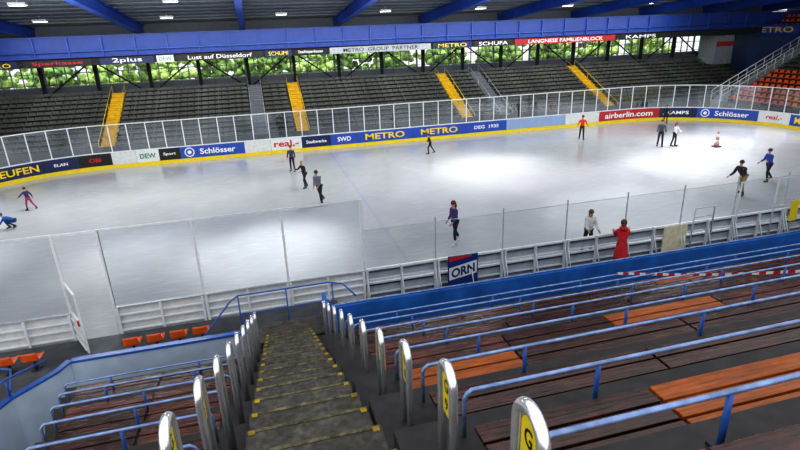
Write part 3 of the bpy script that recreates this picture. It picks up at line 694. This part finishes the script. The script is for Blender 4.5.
    jk=mo('coat' if coat else 'jacket',me,cm,root)
    if coat:
        bm=BM(); bm.from_mesh(me); tube(bm,[T(pel+up*.1),T(pel),T(pel-Vector((0,0,.2))),T(pel-Vector((0,0,.42)))],[.14*s,.165*s,.19*s,.215*s],16,caps=False); bm.to_mesh(me); bm.free()
    if hood:
        bm=BM(); ball(bm,T(nb+hd*.05-fwd*.05),(.13*s,.12*s,.09*s),seg=12); mk('hood',bm,cm,jk)
    vs=[pel]; rs=[.112]; es=[]
    for i in range(2):
        a=add(hips[i],.09,0);b=add((hips[i]+knees[i])/2,.08,a);b=add(knees[i],.064,b);b=add(knees[i].lerp(ank[i],.4),.06,b);b=add(knees[i].lerp(ank[i],.92),.05,b)
    mo('trousers',skinmesh([T(v) for v in vs],es,[r*s for r in rs],{0},2),M('cloth_'+pants,pants,.85,var=.2,scale=9,bump=.2),root)
    hm=M('hair_'+(hatc or hair),hatc or hair,.7,var=.25,scale=20)
    bm=BM(); ball(bm,T(mid+hd*.03-fwd*.018),(.098*s,.1*s,.1*s),rot=hr,seg=14)
    if female and not hatc:
        ball(bm,T(mid-hd*.04-fwd*.07),(.075*s,.045*s,.12*s),rot=hr,seg=12); tube(bm,[T(mid-fwd*.1),T(mid-fwd*.13-hd*.12),T(mid-fwd*.09-hd*.24)],[.03*s,.035*s,.015*s],8)
    mk('hat' if hatc else 'hair',bm,hm,root)
    bmat=M('boot_'+boot,boot,.5)
    for i in range(2):
        fdv=footdir[i]; yaw=math.atan2(fdv.x,fdv.y); pit=math.asin(max(-1,min(1,fdv.z))); R=Matrix.Rotation(-yaw,3,'Z')@Matrix.Rotation(pit,3,'X')
        a=ank[i]; bm=BM()
        tube(bm,[T(a+(knees[i]-a).normalized()*.12),T(a),T(a+R@Vector((0,-.01,-.05)))],[.06*s,.052*s,.05*s],10)
        ball(bm,T(a+R@Vector((0,.07,-.045))),(.05*s,.15*s,.045*s),rot=R,seg=12)
        box(bm,T(a+R@Vector((0,.06,-.08))),(.08*s,.27*s,.02*s),rot=R)
        bt=mk('skate' if skates else 'shoe',bm,bmat,root)
        if skates:
            bm=BM(); box(bm,T(a+R@Vector((0,.06,-.125))),(.008*s,.3*s,.03*s),rot=R); box(bm,T(a+R@Vector((0,-.02,-.1))),(.02*s,.04*s,.04*s),rot=R); box(bm,T(a+R@Vector((0,.13,-.1))),(.02*s,.04*s,.04*s),rot=R); mk('blade',bm,steel,bt)
    return root
RT=-pi/2; LT=pi/2
person('child in dark blue jacket and pink trousers with one arm out',(-12.35,31.7),LT*.6,1.3,'#27305c','#a83a6a','#4b3020',lean=12,legs=((20,6,25),(-20,6,25)),arms=((30,35,20),(-15,30,20)))
person('child in bright blue jacket crouched low on the ice',(-12.0,28.6),LT*1.0,1.5,'#2058a8','#1c3c78','#2c2018',lean=68,legs=((98,8,130),(75,8,125)),arms=((35,15,10),(45,15,10)),hatc='#2058a8')
person('boy in blue jacket and dark jeans standing on skates',(1.87,34.5),pi*.9,1.72,'#31415f','#1c2436','#6b4a30',lean=4,arms=((5,12,15),(5,12,15)),legs=((6,5,10),(-8,5,10)))
person('person in black jacket and trousers skating with bent knees',(2.29,30.35),pi*.65,1.68,'#191a1f','#202127','#c29a60',lean=16,legs=((25,6,35),(-5,8,20)),arms=((30,20,60),(35,22,60)))
person('person in grey hooded jacket and dark trousers gliding forward',(2.7,26.8),pi*.75,1.9,'#6f7480','#24262c','#2a211c',lean=16,legs=((18,5,25),(-22,7,20)),arms=((25,12,35),(-20,14,30)),wide=1.1)
person('child in black clothes skating with both arms spread',(11.7,35.8),LT*.8,1.5,'#1b1c22','#17181c','#3a2a1e',lean=14,legs=((25,10,30),(-18,10,15)),arms=((20,55,15),(10,55,15)))
person('woman in purple jacket and dark leggings skating',(7.3,19.23),LT*1.15,1.92,'#3a3568','#1d1e2a','#4a2c1c',lean=8,legs=((14,4,18),(-12,5,18)),arms=((10,14,45),(-5,14,35)),female=True,boot='#d0d0d4',wide=1.12)
person('person in bright orange-red jacket and dark trousers on skates',(23.8,35.6),pi*.85,1.85,'#d8431f','#202228','#3a2a1e',lean=5,arms=((10,25,50),(10,25,50)))
person('person in grey jacket and dark trousers standing on the ice',(27.2,31.2),pi*.8,1.9,'#4a4e58','#1e2026','#5a4030',lean=4,wide=1.05)
person('woman in white jacket and black trousers holding her neighbour',(28.1,30.9),pi*1.1,1.7,'#e3e4e8','#1c1d22','#7a5030',lean=6,female=True,arms=((25,15,40),(15,12,30)))
person('person in black jacket standing by the boards',(33.9,38.6),pi*.8,1.6,'#18191d','#1e2026','#2a1e16',lean=10)
person('man in black jacket and khaki trousers bending forward while skating',(23.1,20.45),LT*1.1,2.05,'#22242a','#8a7c62','#3a2a1e',lean=38,head=-15,legs=((42,12,45),(-20,12,15)),arms=((35,16,45),(10,18,50)),wide=1.15)
person('person in blue and red jacket skating with bent arms',(26.2,21.8),LT*.9,1.85,'#24459c','#1b2030','#5a4030',lean=12,legs=((22,6,30),(-15,8,25)),arms=((30,22,60),(0,22,50)),hatc='#1f2f78',wide=1.1)
person('person in white jacket leaning at the boards on the ice',(11.75,16.6),pi*.95,1.82,'#dcdad6','#2a2c33','#6b4a30',lean=8,female=True,arms=((20,8,40),(25,8,50)),wide=1.25)
person('person in long red hooded coat standing beside the boards',(11.95,14.9,-.05),RT*.35,2.0,'#c3202c','#26242a','#5a3424',lean=8,coat=True,hood=True,skates=False,arms=((45,10,50),(50,10,55)),wide=1.2,female=True)

# ---------- LIGHT
w=bpy.data.worlds.new('World'); scene.world=w; w.use_nodes=True; nt=w.node_tree; bg=nt.nodes['Background']
tc=nt.nodes.new('ShaderNodeTexCoord'); sp_=nt.nodes.new('ShaderNodeSeparateXYZ'); crp=nt.nodes.new('ShaderNodeValToRGB')
nt.links.new(tc.outputs['Generated'],sp_.inputs[0]); nt.links.new(sp_.outputs['Z'],crp.inputs[0]); nt.links.new(crp.outputs[0],bg.inputs[0])
crp.color_ramp.elements[0].color=(.98,.985,1,1); crp.color_ramp.elements[1].color=(.88,.93,1,1)
bg.inputs[1].default_value=1.15
def area(loc,rot,sx,sy,en,col=(1,1,1)):
    l=bpy.data.lights.new('fill_light','AREA'); l.shape='RECTANGLE'; l.size=sx; l.size_y=sy; l.energy=en; l.color=col  # unseen area light added to raise the brightness
    o=bpy.data.objects.new('fill_light',l); COL.objects.link(o); o.location=loc; o.rotation_euler=rot; return o
for x in (-8,10,28): area((x,30,10.4),(0,0,0),8,3,1100)
area((12,33,9.6),(rad(92),0,0),60,1.5,1500,(.92,.96,1))  # added fill aimed at the blue girder
area((12,38,9.0),(rad(180),0,0),60,3,250)  # added uplight to brighten the ceiling underside
area((12,46,8.6),(rad(35),0,0),60,1.5,1500)
area((12,56,9.5),(rad(50),0,0),90,2,8000,(1,.99,.9))  # added light outdoors, brightens the trees behind the windows
def pool_spot(loc,tgt,en,ang,bl=1.0):
    l=bpy.data.lights.new('light','SPOT'); l.energy=en; l.spot_size=rad(ang); l.spot_blend=bl; l.shadow_soft_size=1.0  # unseen spot added to put bright pools on the ice
    o=bpy.data.objects.new('light',l); COL.objects.link(o); o.location=loc
    o.rotation_euler=(Vector(tgt)-Vector(loc)).to_track_quat('-Z','Y').to_euler()
pool_spot((1,27,11),(0,21.3,0),8500,40)
pool_spot((-5,28,11),(-5.5,22.8,0),3200,36)
pool_spot((-14,27,11),(-13.5,24,0),4000,38)
pool_spot((22,28,11),(21.5,25,0),4500,56)
pool_spot((27,29,10.8),(26,27,0),6000,52)
pool_spot((32,32,10.6),(31,30.5,0),5500,52)
pool_spot((37,32,10.6),(36,32,0),5000,55)
pool_spot((14,33,10.6),(14.5,30,0),5000,58)
pool_spot((16,24,11),(16.5,20,0),3500,55)

# ---------- CAMERA
cam=bpy.data.cameras.new('Camera'); cam.sensor_width=36; cam.lens=24; co=bpy.data.objects.new('Camera',cam); COL.objects.link(co)
yaw=rad(14.5); pit=rad(20.2); roll=rad(2.2)
F=Vector((math.sin(yaw)*math.cos(pit),math.cos(yaw)*math.cos(pit),-math.sin(pit))); R0=Vector((math.cos(yaw),-math.sin(yaw),0)); U0=R0.cross(F)
R=R0*math.cos(roll)-U0*math.sin(roll); U=R0*math.sin(roll)+U0*math.cos(roll)
m=Matrix((R,U,-F)).transposed().to_4x4(); m.translation=Vector((0,0,8.5)); co.matrix_world=m
cam.clip_end=500
scene.camera=co
scene.view_settings.view_transform='Standard'
try: scene.view_settings.look='Medium High Contrast'
except Exception: pass
